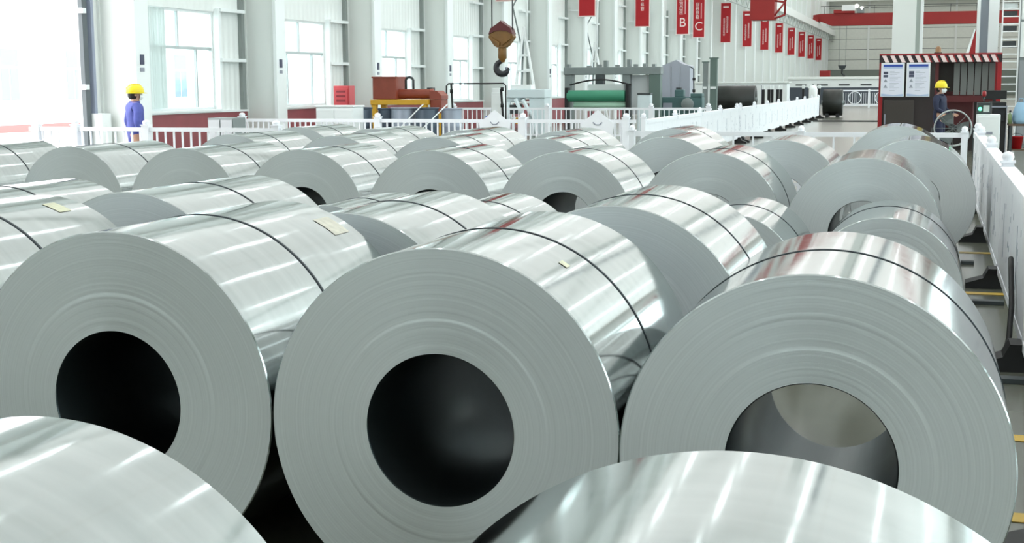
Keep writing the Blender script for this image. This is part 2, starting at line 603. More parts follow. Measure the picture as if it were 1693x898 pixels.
ORD = ['first', 'second', 'third', 'fourth', 'fifth', 'sixth', 'seventh', 'eighth']
ROWS = [
    # (row counted from the end railing, seg, rings, [(X, Y0, Y1, R, strap, sticker)]) listed from the panelled fence outwards
    (7, 160, 24, [(-.24, .62, 1.92, .600, 0, None), (-1.50, .66, 2.00, .572, 0, None)]),
    (6, 160, 60, [(-.317, 4.0, 5.20, .587, .61, None), (-1.513, 4.02, 5.32, .606, .62, (32, .36, .035, .05, STICKER)),
                  (-2.753, 4.05, 5.35, .614, .63, (31, 1.08, .12, .14, STICKER2)), (-4.005, 4.08, 5.38, .613, .69, (20, 1.06, .10, .09, STICKER))]),
    (5, 112, 30, [(-1.321, 5.68, 6.93, .604, .62, None), (-2.515, 5.48, 6.74, .584, .63, None), (-3.861, 5.85, 7.16, .603, .68, None),
                  (-5.08, 5.80, 7.10, .585, .64, None)]),
    (4, 96, 24, [(-.254, 8.33, 9.62, .464, .80, None), (-1.23, 8.55, 9.85, .455, .66, None), (-2.74, 7.75, 8.75, .498, .35, None), (-3.95, 8.36, 9.56, .460, .60, None)]),
    (3, 96, 24, [(-.488, 10.49, 11.82, .585, 0, None), (-1.719, 10.82, 12.26, .591, .70, None), (-2.905, 10.70, 12.06, .590, .66, None),
                 (-4.093, 10.72, 12.02, .590, .64, None), (-5.303, 10.73, 12.03, .588, .60, None), (-6.608, 10.92, 12.4, .583, .65, None),
                 (-7.889, 11.02, 12.42, .583, .67, None), (-9.08, 10.75, 12.05, .592, .56, None)]),
    (2, 80, 16, [(-.169, 13.61, 14.75, .592, 0, None), (-1.37, 12.92, 14.25, .600, 0, None), (-2.58, 13.45, 14.75, .600, 0, None),
                 (-3.79, 13.10, 14.40, .596, .65, None), (-4.995, 13.2, 14.5, .596, .65, None), (-6.21, 13.38, 14.7, .596, .67, None),
                 (-7.43, 13.3, 14.6, .600, .54, None)]),
    (1, 80, 16, [(-.40, 15.95, 17.1, .622, 0, None), (-2.90, 15.5, 16.8, .606, .6, None), (-4.12, 15.0, 16.3, .598, .6, None),
                 (-5.34, 15.1, 16.4, .600, .6, None), (-6.56, 15.2, 16.5, .603, .6, None), (-7.8, 15.7, 17.0, .603, .6, None)]),
]
ci = 0
for row, seg, rings, items in ROWS:
    for k, (X, Y0, Y1, R, st, stk) in enumerate(items):
        ci += 1
        kind = 'small silver coil' if R < .52 else 'silver metal coil'
        if stk is not None:
            kind += ' with sticker'
        lab = '%s, %s row from the end railing, %s from the panelled fence' % (kind, ORD[row - 1], ORD[k])
        coil(X, Y0, Y1, R, lab, st, stk, seg=seg, rings=rings, seed=ci)

# ------------------------------------------------------------------ railings
balm = MB().box(-.014, .014, -.014, .014, 0, .80).mesh('baluster', FENCEW)
def post_mesh(h, w=.05):
    m = MB().box(-w, w, -w, w, 0, h - .10)
    m.box(-w - .012, w + .012, -w - .012, w + .012, h - .10, h - .08)
    m.lathe([(w * .8, h - .08), (w * 1.05, h - .05), (w * .8, h - .015), (0.001, h)], n=10)
    return m
pm = post_mesh(1.16, .065).mesh('post', FENCEW)
pms = post_mesh(1.10, .045).mesh('post', FENCEW)
def railing(label, x0, x1, y, posts, top=1.03, pitch=.13, plaques=(), feet=True, pmesh=pm):
    t = thing('baluster_railing', label, 'railing', (x0, y, 0))
    L = x1 - x0
    box('rail', FENCEW, t, 0, L, -.025, .025, top - .07, top)
    box('rail', FENCEW, t, 0, L, -.022, .022, .18, .23)
    for p in posts:
        link('post', pmesh, t, (p - x0, 0, 0))
        if feet:
            box('foot', BLACK, t, p - x0 - .09, p - x0 + .09, -.24, .24, 0, .07)
    x = pitch * .6
    while x < L - .03:
        if all(abs(x - (p - x0)) > .085 for p in posts):
            link('baluster', balm, t, (x, 0, .20))
        x += pitch
    for px in plaques:
        q = MB().prism([(-.28, .55), (-.34, .95), (0, 1.22), (.34, .95), (.28, .55)], -.05, -.03).build('plaque', FENCEW, t, (px - x0, 0, 0))
        MB().tube([(-.09, -.055, .98), (-.04, -.055, .93), (.04, -.055, .93), (.09, -.055, .98)], .012, 5).build('plaque_mark', PGREY, q)
    return t
railing('white baluster railing in front of the blue worker and the open door', -15.3, -10.35, 20.25,
        (-15.15, -14.35, -12.93, -10.45), pitch=.165)
railing('white baluster railing with two pointed plaques in front of the barrels', -14.35, -5.6, 26.1,
        (-14.28, -11.11, -7.93, -5.8), pitch=.125, plaques=(-8.52, -6.37))
railing('white baluster railing between the black pipe frame and green roller', -14.3, -6.2, 39.4,
        (-14.2, -11.2, -8.0, -6.3), pitch=.15)
railing('white end railing closing the coil rows before the red booth', -4.6, .50, 20.7,
        (-4.5, -1.9, .44), pitch=.30, top=1.0, pmesh=pms)
of = thing('ornamental_railing', 'far white railing with lattice infill beside the black roll', 'railing', (-6.3, 97, 0))
box('rail', FENCEW, of, 0, 4.2, -.03, .03, 1.14, 1.24)
box('rail', FENCEW, of, 0, 4.2, -.03, .03, .12, .24)
for p in (0, 1.9, 3.6):
    box('post', FENCEW, of, p, p + .12, -.06, .06, 0, 1.3)
for k in range(28):
    link('baluster', balm, of, (.1 + k * .15, 0, .24))
    of.children[-1].scale.z = 1.13
for c in (1.0, 2.8):
    MB().lathe([(.40, -.02), (.46, -.02), (.46, .02), (.40, .02)], (c, -.04, .69), 'y', 16, closed=True).build('ring', FENCEW, of)

# panelled fences running along the aisle
pmf = post_mesh(1.16, .048).mesh('post', FENCEW)
def panel_fence(label, x, ys, foot_dir):
    t = thing('panel_fence', label, 'fence', (x, ys[0], 0))
    for i, y in enumerate(ys):
        link('post', pmf, t, (0, y - ys[0], 0))
        m = MB().prism([(0, 0), (foot_dir * .30, 0), (foot_dir * .30, .045), (foot_dir * .16, .09), (foot_dir * .12, .17), (-foot_dir * .1, .17), (-foot_dir * .1, 0)], -.11, .11)
        m.build('foot', BLACK, t, (0, y - ys[0], 0))
    for a, b in zip(ys, ys[1:]):
        y0, L = a - ys[0] + .07, b - a - .14
        if L < .2:
            continue
        p = MB().box(-.046, .046, y0 - .02, y0 + L + .02, .17, .95).build('panel', FENCEW, t)
        MB().box(-.06, .06, y0, y0 + L, .95, 1.03).build('top_rail', FENCEW, t)
        MB().box(-.052, .052, y0, y0 + L, .13, .19).build('bottom_rail', FENCEW, t)
        for fy in (.5,):
            MB().box(-.050, .050, y0 + L * fy - .02, y0 + L * fy + .02, .19, .95).build('batten', FENCEW, p)
        for fy in (.27, .8):
            MB().box(-.048, .048, y0 + L * fy - .012, y0 + L * fy + .012, .35, .78).build('slot', mat('fence_slot_grey', (150, 156, 172), .6), p)
        rnd = random.Random(int(a * 10))
        m = MB()
        for k in range(16):
            yy, zz = y0 + L * rnd.uniform(.06, .94), rnd.uniform(.28, .82)
            m.box(-.0475, .0475, yy - .010, yy + .010, zz - .022, zz + .022)
        m.build('drain_hole', MATS['fence_slot_grey'], p)['kind'] = 'stuff'
    return t
panel_fence('white panelled fence with black feet beside the coil rows and the red booth', .61, [5.1, 8.55, 12.0, 15.45, 18.9, 20.3], -1)
panel_fence('long white panelled fence running from the plaque railing to the black roll', -5.47, [26.2, 29.6, 32.9, 36.2, 39.4, 40.1, 43.4, 46.9, 50.4, 53.9, 57.4, 60.9, 64.4, 68.2], 1)

# aisle floor details
def floorbox(name, m, label, cat, x0, x1, y0, y1, z1, group=None):
    return tag(MB().box(x0, x1, y0, y1, .002, z1).build(name, m), label, cat, group)
for i, y in enumerate((5.55, 6.84, 11.6, 14.4)):
    floorbox('floor_marking', YLINE, 'yellow painted floor line across the aisle by the panelled fence', 'floor marking', .30, .62, y - .06, y + .06, .004, 'yellow aisle lines')
for y, x0, x1, lab in ((11.06, .34, .58, 'long dark flat bar on the aisle floor between two fence feet'), (13.5, .30, .42, 'short dark flat bar on the aisle floor beside the small coil'), (8.15, .36, .6, 'dark flat bar on the aisle floor under the drooping cable')):
    floorbox('floor_bar', DARK, lab, 'bar', x0, x1, y - .05, y + .05, .03, 'flat bars on the aisle')
cb = [(.535, 9.6, .55), (.53, 9.2, .30), (.51, 8.95, .12), (.48, 8.8, .03), (.38, 8.9, .02), (.30, 9.3, .02)]
tag(MB().tube([tuple(Vector(cb[min(i // 4, 4)]).lerp(Vector(cb[min(i // 4 + 1, 5)]), (i % 4) / 4)) for i in range(21)], .018, 8).build('cable', BLACK),
    'black cable drooping from the panelled fence to the floor', 'cable')
floorbox('cable_cover', BLACK, 'black cable cover strip across the far floor before the red booth', 'cable cover', -5.2, 2.5, 62.2, 62.6, .05)

# ------------------------------------------------------------------ hook on crane ropes
hk = thing('crane_hook', 'ochre and maroon hook block hanging on two steel ropes', 'hook', (-9.61, 30, 0))
MB().prism([(-.29, 2.88), (-.24, 3.02), (-.05, 3.14), (0, 3.19), (.05, 3.14), (.24, 3.02), (.29, 2.88), (.15, 2.95), (0, 2.97), (-.15, 2.95)], -.15, .15).build('top_shroud', HOOKR, hk)
MB().prism([(-.30, 2.82), (-.26, 2.92), (0, 2.98), (.26, 2.92), (.30, 2.82), (.16, 2.62), (.09, 2.58), (-.09, 2.58), (-.16, 2.62)], -.12, .12).build('block_body', HOOKY, hk)
for q in (-1, 1):
    MB().prism([(q * .02, 2.70), (q * .25, 2.84), (q * .25, 2.78), (q * .03, 2.62)], -.16, -.12).build('cheek_rib', HOOKY, hk)
MB().lathe([(.085, 2.58), (.10, 2.56), (.10, 2.34), (.07, 2.30), (.05, 2.24)], n=16).build('shank', HOOKY, hk)
pts, rd = [], []
for k in range(15):
    a = math.radians(100 - k * 19.5 + 180 * 0)
    aa = math.radians(95) + math.radians(k * 19)
    pts.append((.0 + .15 * math.cos(aa), 0, 2.12 + .15 * math.sin(aa)))
    rd.append(.055 + .02 * math.sin(math.pi * k / 14) - (.03 * (k - 11) / 3 if k > 11 else 0))
MB().tube(pts, rd, 10).build('hook', mat('hook_black_steel', (44, 44, 48), .4, .3), hk)
for x in (-.25, .25):
    MB().tube([(x, 0, 2.9), (x, 0, 9.4)], .016, 6).build('rope', DARK, hk)

# ------------------------------------------------------------------ cranes
cr = thing('bridge_crane', 'red crane with boxy cab and braces hanging near the banners', 'crane', (0, 95, 0))
box('girder', CRANE, cr, -14.4, 20.4, -.4, .4, 9.4, 10.4)
box('cab', CRANE, cr, -12.3, -10.65, -.8, .8, 6.02, 9.4, .04)
for a, b in (((-10.65, -.7, 6.1), (-9.95, -.7, 6.35)), ((-9.95, -.7, 6.35), (-9.95, -.7, 9.4)), ((-10.65, -.7, 6.3), (-9.95, -.7, 7.2)), ((-10.65, -.7, 7.3), (-9.95, -.7, 7.2)), ((-9.95, -.7, 7.2), (-9.3, -.7, 9.4))):
    MB().tube([a, b], .07, 6).build('brace', CRANE, cr)
for x in (-14.5, 20.5):
    box('end_truck', CRANE, cr, x - .3, x + .3, -1.8, 1.8, 9.27, 9.9)
fc = thing('bridge_crane', 'long red crane girder with white trolley spanning the hall before the far wall', 'crane', (0, 175, 0))
MB().prism([(-14.9, 9.7), (-14.9, 10.15), (-14, 10.3), (20.5, 10.3), (20.5, 8.8), (-12.6, 8.8)], -.5, .5).build('girder', CRANE, fc)
box('end_truck', CRANE, fc, -14.8, -14.2, -2, 2, 9.27, 9.75)
box('end_truck', CRANE, fc, 20.2, 20.8, -2, 2, 9.27, 9.75)
box('trolley', CRANE, fc, -12.4, -9.9, -.8, .8, 10.3, 10.75, .04)
box('motor_cover', WHITE, fc, -11.4, -9.8, -.9, -.2, 10.6, 11.3, .05)
box('junction_box', GREYM, fc, -9.6, -8.7, -.7, 0, 10.3, 11.0, .03)
for x in (-9.6, -9.0):
    MB().lathe([(.001, -.2), (.2, -.15), (.26, 0), (.2, .15), (.001, .2)], (x, -.5, 11.2 if x < -9.3 else 10.9), 'z', 10).build('lamp', LAMPW, fc)
MB().tube([(-14, -.45, 11.2), (20, -.45, 11.2)], .05, 4).build('handrail', DARK, fc)
for k in range(12):
    MB().tube([(-13.5 + k * 3, -.45, 10.3), (-13.5 + k * 3, -.45, 11.2)], .04, 4).build('handrail_post', DARK, fc)
hk2 = thing('small_hook', 'small dark hook block hanging below the far crane girder', 'hook', (-11.2, 174.9, 0))
for x in (-.4, .4):
    MB().tube([(x, 0, 3.9), (x, 0, 8.8)], .03, 5).build('rope', SHADEMETAL, hk2)
MB().prism([(-.3, 3.4), (-.5, 3.9), (.5, 3.9), (.3, 3.4)], -.2, .2).build('block_body', DARK, hk2)
MB().tube([(0, 0, 3.4), (.0, 0, 2.9), (.3, 0, 2.6), (.1, 0, 2.2), (-.25, 0, 2.4)], .12, 6).build('hook', DARK, hk2)

# ------------------------------------------------------------------ banners on the columns
def text_mesh(s, size, m):
    cu = bpy.data.curves.new('letter', 'FONT')
    cu.body = s
    cu.size = size
    cu.extrude = .004
    cu.align_x = 'CENTER'
    cu.align_y = 'CENTER'
    o = bpy.data.objects.new('letter', cu)
    COL.objects.link(o)
    dg = bpy.context.evaluated_depsgraph_get()
    me = bpy.data.meshes.new_from_object(o.evaluated_get(dg))
    bpy.data.objects.remove(o)
    me.materials.clear()
    me.materials.append(m)
    return me
LET = {c: text_mesh(c, .78, BANNERW) for c in 'BC'}

def glyph(mb, cx, cz, s, rnd, y):
    """a square printed character: strokes only"""
    for k in range(3):
        zz = cz + s * (-.38 + .38 * k)
        mb.box(cx - s * rnd.uniform(.3, .48), cx + s * rnd.uniform(.3, .48), y - .004, y, zz - s * .07, zz + s * .07)
    for k in range(2):
        xx = cx + s * (-.25 + .5 * k) + rnd.uniform(-.05, .05) * s
        mb.box(xx - s * .07, xx + s * .07, y - .004, y, cz - s * rnd.uniform(.2, .46), cz + s * rnd.uniform(.2, .46))

def banner(y, label, letter=None, style=0):
    t = thing('wall_banner', label, 'banner', (-15.0, y, 4.72), 0, 'red banners along the window wall')
    hw, hh = .36, 2.86
    MB().box(-hw - .05, hw + .05, -.02, .02, 0, hh + .1).build('frame', BANNERW, t)
    MB().box(-hw, hw, -.032, -.021, .05, hh + .05).build('cloth', BANNER, t)
    rnd = random.Random(int(y))
    m = MB()
    if letter:
        o = link('letter', LET[letter], t, (.0, -.036, .72))
        o.rotation_euler = (math.pi / 2, 0, 0)
        for k in range(4):
            glyph(m, -.09, 1.35 + k * .27, .25, rnd, -.033)
        m.box(.14, .18, -.037, -.033, 1.25, 2.25)
    elif style == 0:
        for k in range(5):
            glyph(m, -.0, .95 + k * .25, .19, rnd, -.033)
    else:
        for k in range(8):
            glyph(m, -.12, .60 + k * .165, .15, rnd, -.033)
            glyph(m, .12, .80 + k * .155, .15, rnd, -.033)
    m.build('print', BANNERW, t)['kind'] = 'stuff'
    if style:
        MB().box(-.2, .2, -.037, -.033, hh - .30, hh - .17).build('heading', BANNERW, t)
    for zz in (.3, hh - .2):
        MB().box(-.72 - .15, -hw - .05, -.02, .02, zz - .02, zz + .02).build('bracket', WHITE, t)
BY = [(47.3, 'red wall banner nearest the crane hook, beside the first white step tower', None, 0),
      (59.3, 'red wall banner above the second white step tower', None, 0),
      (71.3, 'red wall banner between the step tower banner and the banner lettered B', None, 0),
      (83.3, 'red wall banner lettered with a large white B', 'B', 0),
      (89.3, 'red wall banner lettered with a large white C', 'C', 0)]
for k in range(8):
    BY.append((101.3 + 12 * k, 'red wall banner with two columns of white print, %s beyond the C banner' % ORD[k], None, 1))
for y, lab, let, st in BY:
    banner(y, lab, let, st)

# ------------------------------------------------------------------ left middle ground
wb = thing('storage_cabinet', 'white box cabinet standing next to the slate barrels', 'cabinet', (-13.44, 28, 0))
box('body', WHITE, wb, 0, .92, 0, .6, .08, 1.24, .015)
box('lid', WHITE, wb, -.02, .94, -.02, .62, 1.24, 1.28, .01)
for x in (.02, .47):
    d = box('door', WHITE, wb, x, x + .43, -.02, -.002, .14, 1.18, .008)
    box('handle', PGREY, d, x + .2, x + .24, -.035, -.02, .7, .85)
for x in (.05, .79):
    box('foot', PGREY, wb, x, x + .08, .05, .55, 0, .08)

def barrel(x, y, r, h, m, label):
    t = thing('barrel', label, 'barrel', (x, y, 0), 0, 'open barrels behind the plaque railing')
    MB().lathe([(.001, 0), (r * .94, 0), (r * .96, .02), (r, h * .33), (r * 1.03, h * .34), (r, h * .36), (r, h * .64), (r * 1.03, h * .66), (r, h * .68), (r * .98, h - .03)], n=28).build('body', m, t)
    MB().lathe([(r * .98, h - .04), (r * 1.05, h - .03), (r * 1.05, h), (r * .95, h), (r * .95, h - .06)], n=28).build('rim', m, t)
    MB().lathe([(.001, h - .12), (r * .95, h - .12)], n=28).build('fill', BLACK, t)
barrel(-12.76, 29, .26, 1.22, BARREL, 'dark slate barrel beside the white box cabinet')
barrel(-12.2, 29.2, .20, 1.20, BARREL, 'narrow dark slate barrel second from the white box cabinet')
barrel(-11.68, 29, .30, 1.22, BARREL2, 'pale grey barrel between two slate barrels')
barrel(-11.08, 28.9, .27, 1.22, BARREL, 'dark slate barrel between the two pale grey barrels')
barrel(-10.55, 29.1, .24, 1.2, BARREL2, 'pale grey barrel at the end next to the blue drum')
tag(MB().tube([(-12.35, 28.4, .02), (-11.05, 28.6, 1.30)], .014, 8).build('leaning_pole', WHITE), 'thin white pole leaning on the pale grey barrel between slate barrels', 'pole')
tag(MB().tube([(-11.8, 28.35, .02), (-10.5, 28.7, 1.30)], .014, 8).build('leaning_pole', WHITE), 'thin white pole leaning on the pale grey end barrel', 'pole')
fb = thing('fire_cabinet', 'red fire cabinet against the window wall', 'cabinet', (-15.5, 33.4, 0))
box('body', mat('fire_red', (206, 66, 72), .4), fb, 0, .46, 0, .4, 0, 1.72, .02)
box('door', MATS['fire_red'], fb, .03, .43, -.02, -.002, .1, 1.64, .01)
for zz in (1.3, 1.42, 1.54):
    box('slot', mat('fire_dark_red', (140, 30, 40), .5), fb, .1, .36, -.03, -.02, zz, zz + .05)

om = thing('orange_machine', 'rust orange motor unit with lifting lug on the yellow stand', 'machine', (-14.03, 33, 1.36))
box('housing', ORANGE, om, 0, .66, -.35, .35, 0, .58, .02)
box('lid', ORANGE, om, -.02, .68, -.37, .37, .555, .59, .008)
MB().lathe([(.001, .60), (.12, .60), (.125, .64), (.125, 1.50), (.135, 1.52), (.135, 1.60), (.001, 1.60)], (0, 0, .12), 'x', 20).build('motor_barrel', ORANGE, om, (0, -.1, .02))
MB().prism([(1.55, .0), (1.55, .22), (1.75, .22), (1.88, .10), (1.88, .0)], -.25, .25).build('gearbox', ORANGE, om)
box('valve', DARK, om, 1.42, 1.58, -.1, .1, .22, .30, .01)
lug = [(.78 + .105 * math.cos(a) * 1, .37 + .21 * math.sin(a)) for a in [math.pi * 2 * k / 20 for k in range(20)]]
MB().tube([(.80, 0, .18), (.80, 0, .5), (.84, 0, .56), (.91, 0, .57), (.97, 0, .55), (1.01, 0, .5), (1.01, 0, .18)], .035, 6).build('lifting_lug', DARK, om)
ys = thing('machine_stand', 'yellow steel stand under the rust orange motor unit', 'stand', (-14.08, 33, 0))
box('frame', YELLOW, ys, 0, 1.60, -.40, .40, 1.22, 1.355, .01)
for x in (.02, 1.42):
    for y in (-.38, .26):
        box('leg', YELLOW, ys, x, x + .14, y, y + .12, 0, 1.22)
box('leg', ORANGE, ys, 1.62, 1.92, -.25, .25, 1.0, 1.355, .01)
box('leg', YELLOW, ys, 1.62, 1.92, -.25, .25, 0, 1.0)
box('brace', YELLOW, ys, .16, 1.42, -.36, -.28, .5, .58)
box('tray', WHITE, ys, .34, 1.0, -.38, .3, 1.08, 1.11)

gl = thing('steel_locker', 'low grey steel locker against the red dado beside the blue worker', 'locker', (-13.62, 23.5, 0))
box('body', GREYM, gl, 0, .56, 0, .5, .04, 1.11, .01)
for x in (.02, .29):
    d = box('door', mat('locker_pale', (166, 170, 172), .35, .3), gl, x, x + .25, -.015, -.002, .08, 1.07, .004)
    box('handle', DARK, d, x + .1, x + .15, -.03, -.015, .6, .7)
for x in (.03, .47):
    box('foot', BLACK, gl, x, x + .06, .03, .47, 0, .04)

bd = thing('blue_drum', 'bright blue drum behind the plaque railing', 'drum', (-11.05, 33.5, 0))
MB().lathe([(.001, 0), (.17, 0), (.18, .05), (.18, .85), (.14, .92), (.001, .93)], n=18).build('body', BLUE, bd)
MB().lathe([(.05, .92), (.06, .96), (.001, .965)], n=10).build('cap', BLACK, bd)
pf = thing('pipe_frame', 'thin black pipe frame standing over the drums', 'frame', (-13.2, 36, 0))
MB().tube([(0, 0, 0), (0, 0, 1.70), (.06, 0, 1.76), (1.70, 0, 1.76), (1.76, 0, 1.70), (1.76, 0, 0)], .022, 8).build('pipe', BLACK, pf)
MB().tube([(.14, 0, 1.76), (.18, 0, 1.0), (.18, 0, 0)], .03, 8).build('leg', BLACK, pf)
MB().tube([(1.62, 0, 1.6), (1.68, 0, .8), (1.6, 0, 0)], .035, 8).build('leg', BLACK, pf)
for x, zz in ((.16, 1.55), (1.66, 1.6), (1.66, 1.15)):
    MB().lathe([(.001, -.06), (.05, -.05), (.05, .05), (.001, .06)], (x, -.02, zz), 'z', 10).build('clamp', BLACK, pf)
wp = thing('white_pillar_cabinet', 'slim white pillar cabinet behind the pointed plaque', 'cabinet', (-12.53, 38, 0))
box('body', WHITE, wp, 0, .36, 0, .4, 0, 1.5, .015)
box('top_unit', WHITE, wp, .03, .33, .02, .36, 1.5, 1.62, .015)
box('door', WHITE, wp, .03, .33, -.015, -.002, .1, 1.42, .005)
wm = thing('white_robot_machine', 'pale white machine with slanted arms under the first step tower', 'machine', (-13.8, 44, 0))
box('deck', PBLUE, wm, 0, 1.32, -.4, .4, 1.28, 1.56, .02)
box('base', PBLUE, wm, .75, 1.30, -.35, .35, 0, 1.28, .02)
box('cover', PBLUE, wm, -.1, .45, -.3, .3, 1.14, 1.34, .04)
for a, b in (((.30, -.45, 1.25), (.62, -.45, .55)), ((.55, -.45, 1.22), (1.0, -.45, .5)), ((.62, -.45, .55), (.58, -.45, 0)), ((1.0, -.45, .5), (1.0, -.45, 0))):
    MB().tube([a, b], .07, 8).build('arm', PBLUE, wm)
MB().tube([(.05, -.35, 1.15), (.05, -.35, 0)], .06, 8).build('leg', PBLUE, wm)
box('drive_unit', DARK, wm, .08, .45, -.42, -.1, .75, 1.05, .02)
box('guard', YELLOW, wm, .30, .55, -.42, -.2, .4, .62, .01)
box('roof_box', WHITE, wm, .1, .8, -.3, .2, 1.56, 1.72, .02)

def step_tower(label, x, y, z0, h, w):
    t = thing('step_tower', label, 'ladder', (x, y, 0))
    top = (.0, 0, z0 + h)
    for s in (-1, 1):
        MB().tube([(s * w - .0, 0, 0), (s * w * (1 - (z0 + h - 1.2) / (z0 + h) * 0), 0, .02), top], .055, 6).build('rail', WHITE, t)
    MB().tube([(w * .15, 0, z0 + h * .75), (.12, 0, z0 + h + 2.5)], .045, 6).build('mast', WHITE, t)
    MB().tube([(-w * .15, 0, z0 + h * .8), (-.42, 0, z0 + h + .7), (-.05, 0, z0 + h + 1.4)], .03, 6).build('stay', GREYM, t)
    MB().tube([(-w * .3, .1, 0), (-w * .1, .1, z0 + h * .9)], .04, 6).build('back_rail', GREYM, t)
    n = int((z0 + h) / .55)
    for k in range(1, n):
        zz = k * .55
        ww = w * (1 - zz / (z0 + h)) - .02
        if ww > .03:
            box('tread', WHITE, t, -ww, ww, -.10, .10, zz - .035, zz + .035)
    return t
step_tower('tall white step tower beside the crane hook', -13.92, 46, 0, 3.75, .62)
step_tower('smaller white step tower behind the grey roller gantry', -14.8, 60, 0, 3.6, .62)

# grey gantry with green rollers
gt = thing('roller_gantry', 'grey steel gantry frame spanning the green rollers', 'gantry', (-13.5, 50, 0))
box('beam', GREYM, gt, 0, 3.75, -.25, .25, 2.08, 2.36, .02)
for x, ww in ((.05, .28), (2.28, .3)):
    box('leg', GREYM, gt, x, x + ww, -.2, .2, 0, 2.08, .01)
box('leg', mat('gantry_green_grey', (98, 116, 110), .5), gt, 3.30, 3.72, -.22, .22, 0, 2.1, .01)
box('side_panel', mat('gantry_pale_panel', (206, 210, 212), .5), gt, 2.6, 3.3, .05, .1, .6, 2.06)
box('motor', DARK, gt, 1.25, 1.55, -.28, .1, 1.70, 2.08, .02)
for x, hh in ((.1, .12), (.9, .06), (1.3, .1), (1.55, .25), (2.0, .08), (2.45, .28), (2.7, .1), (3.05, .12), (3.4, .1)):
    box('fitting', GREYM, gt, x, x + .12, -.2, .1, 2.36, 2.36 + hh)
gr = thing('green_roller', 'long green rubber roller in black end stands', 'roller', (-13.1, 48.9, 0))
MB().lathe([(.001, 0), (.21, 0), (.215, .02), (.215, 2.18), (.21, 2.2), (.001, 2.2)], (0, 0, 1.29), 'x', 24).build('roll', GREEN, gr)
MB().lathe([(.001, .25), (.12, .25), (.12, 2.3), (.001, 2.3)], (0, 0, .95), 'x', 20).build('lower_roll', PGREEN, gr)
for x in (-.08, 2.24):
    box('end_stand', BLACK, gr, x, x + .12, -.18, .18, 0, 1.75 if x > 0 else 1.6, .01)
MB().tube([(.1 + k * .232, -.1, 1.70 + .19 * math.sin(math.pi * k / 10)) for k in range(11)], .03, 6).build('hoop', BLACK, gr)
box('sheet', mat('roller_white_sheet', (214, 216, 216), .5), gr, .75, 2.1, .18, .22, 1.45, 1.72)
lc = thing('lilac_enclosure', 'tall lilac grey sheet metal enclosure next to the gantry', 'enclosure', (-10.33, 53, 0))
MB().prism([(0, 0), (0, 2.45), (.28, 2.55), (.55, 2.66), (.8, 2.5), (1.1, 2.42), (1.1, 0)], 0, .9).build('body', LILAC, lc)
for x in (.36, .72):
    box('panel_seam', GREYM, lc, x - .01, x + .01, -.012, 0, .1, 2.4)
MB().tube([(1.1, -.05, 2.4), (1.26, -.05, 2.3), (1.28, -.05, 1.2)], .025, 6).build('conduit', DARK, lc)
for zz in (1.9, 1.45, 1.2):
    MB().lathe([(.001, -.06), (.06, -.05), (.06, .05), (.001, .06)], (1.28, -.06, zz), 'z', 8).build('clamp', BLACK, lc)
tm = thing('teal_machine', 'low teal machine bed with motor in front of the lilac enclosure', 'machine', (-10.0, 51.6, 0))
box('bed', TEAL, tm, 0, 1.55, -.3, .3, 0, 1.22, .03)
box('motor', TEAL, tm, .47, .82, -.2, .2, 1.22, 1.50, .03)
box('motor_cap', DARK, tm, .50, .70, -.1, .1, 1.50, 1.58, .01)
MB().lathe([(.001, -.42), (.22, -.42), (.24, -.40), (.24, -.3)], (1.0, 0, .95), 'y', 18).build('flywheel', GREYM, tm)
box('wing', TEAL, tm, 1.1, 1.55, -.32, .2, 1.22, 1.36, .02)
box('drawer', PGREY, tm, .05, .4, -.33, -.3, .8, 1.0)
pb = thing('pale_cabinet', 'pale cabinet with dark top beneath the gantry', 'cabinet', (-10.25, 48, 0))
box('body', PBLUE, pb, 0, .46, 0, .4, 0, 1.34, .01)
box('top', DARK, pb, -.02, .48, -.02, .42, 1.34, 1.40, .01)
box('door', PBLUE, pb, .03, .43, -.015, -.002, .08, 1.28)
for x, ww, hh, lab in ((-9.52, .20, 2.62, 'slim grey green post beside the teal machine'), (-9.21, .30, 2.78, 'wide grey green post with flared top next to the slim post')):
    t = thing('machine_post', lab, 'post', (x, 58, 0))
    box('shaft', MATS['gantry_green_grey'] if ww > .25 else GREYM, t, 0, ww, -.12, .12, 0, hh)
    box('cap', MATS['gantry_green_grey'], t, -.04, ww + .04, -.14, .14, hh, hh + .05)
    box('base', MATS['gantry_green_grey'], t, -.06, ww + .06, -.2, .2, 0, .06)
    box('bracket', WHITE, t, ww * .1, ww * .9, -.16, -.12, 1.5, 1.6)

# far dark rolls and white housings
def roll(x0, x1, y, r, label):
    t = thing('black_roll', label, 'roll', (x0, y, r + .08))
    L = x1 - x0
    MB().lathe([(.12, 0), (r, 0), (r, L), (.12, L), (.12, 0)], axis='x', n=40).build('wound_sheet', BLKROLL, t)
    MB().lathe([(.09, -.1), (.12, -.1), (.12, L + .1), (.09, L + .1)], axis='x', n=20).build('core', GREYM, t)
    for x in (.15, L - .3):
        MB().prism([(-.5, -r - .08), (.5, -r - .08), (.5, -r + .12), (0, -r - .01), (-.5, -r + .12)], x, x + .15, axis='x').build('cradle', BLACK, t)
roll(-11.56, -9.28, 74, .76, 'long black roll lying behind the long panelled fence')
roll(-5.40, -4.44, 70.5, .66, 'black roll at the end of the long panelled fence')
for i in range(5):
    x = -9.1 + i * .24
    t = thing('black_bollard', 'black bollard with white cap in the row beside the long black roll', 'bollard', (x, 76 + (i % 2) * .6, 0), 0, 'bollards beside the long black roll')
    box('shaft', BLACK, t, -.075, .075, -.08, .08, 0, 1.38)
    box('cap', WHITE, t, -.08, .08, -.085, .085, 1.38, 1.62, .02)
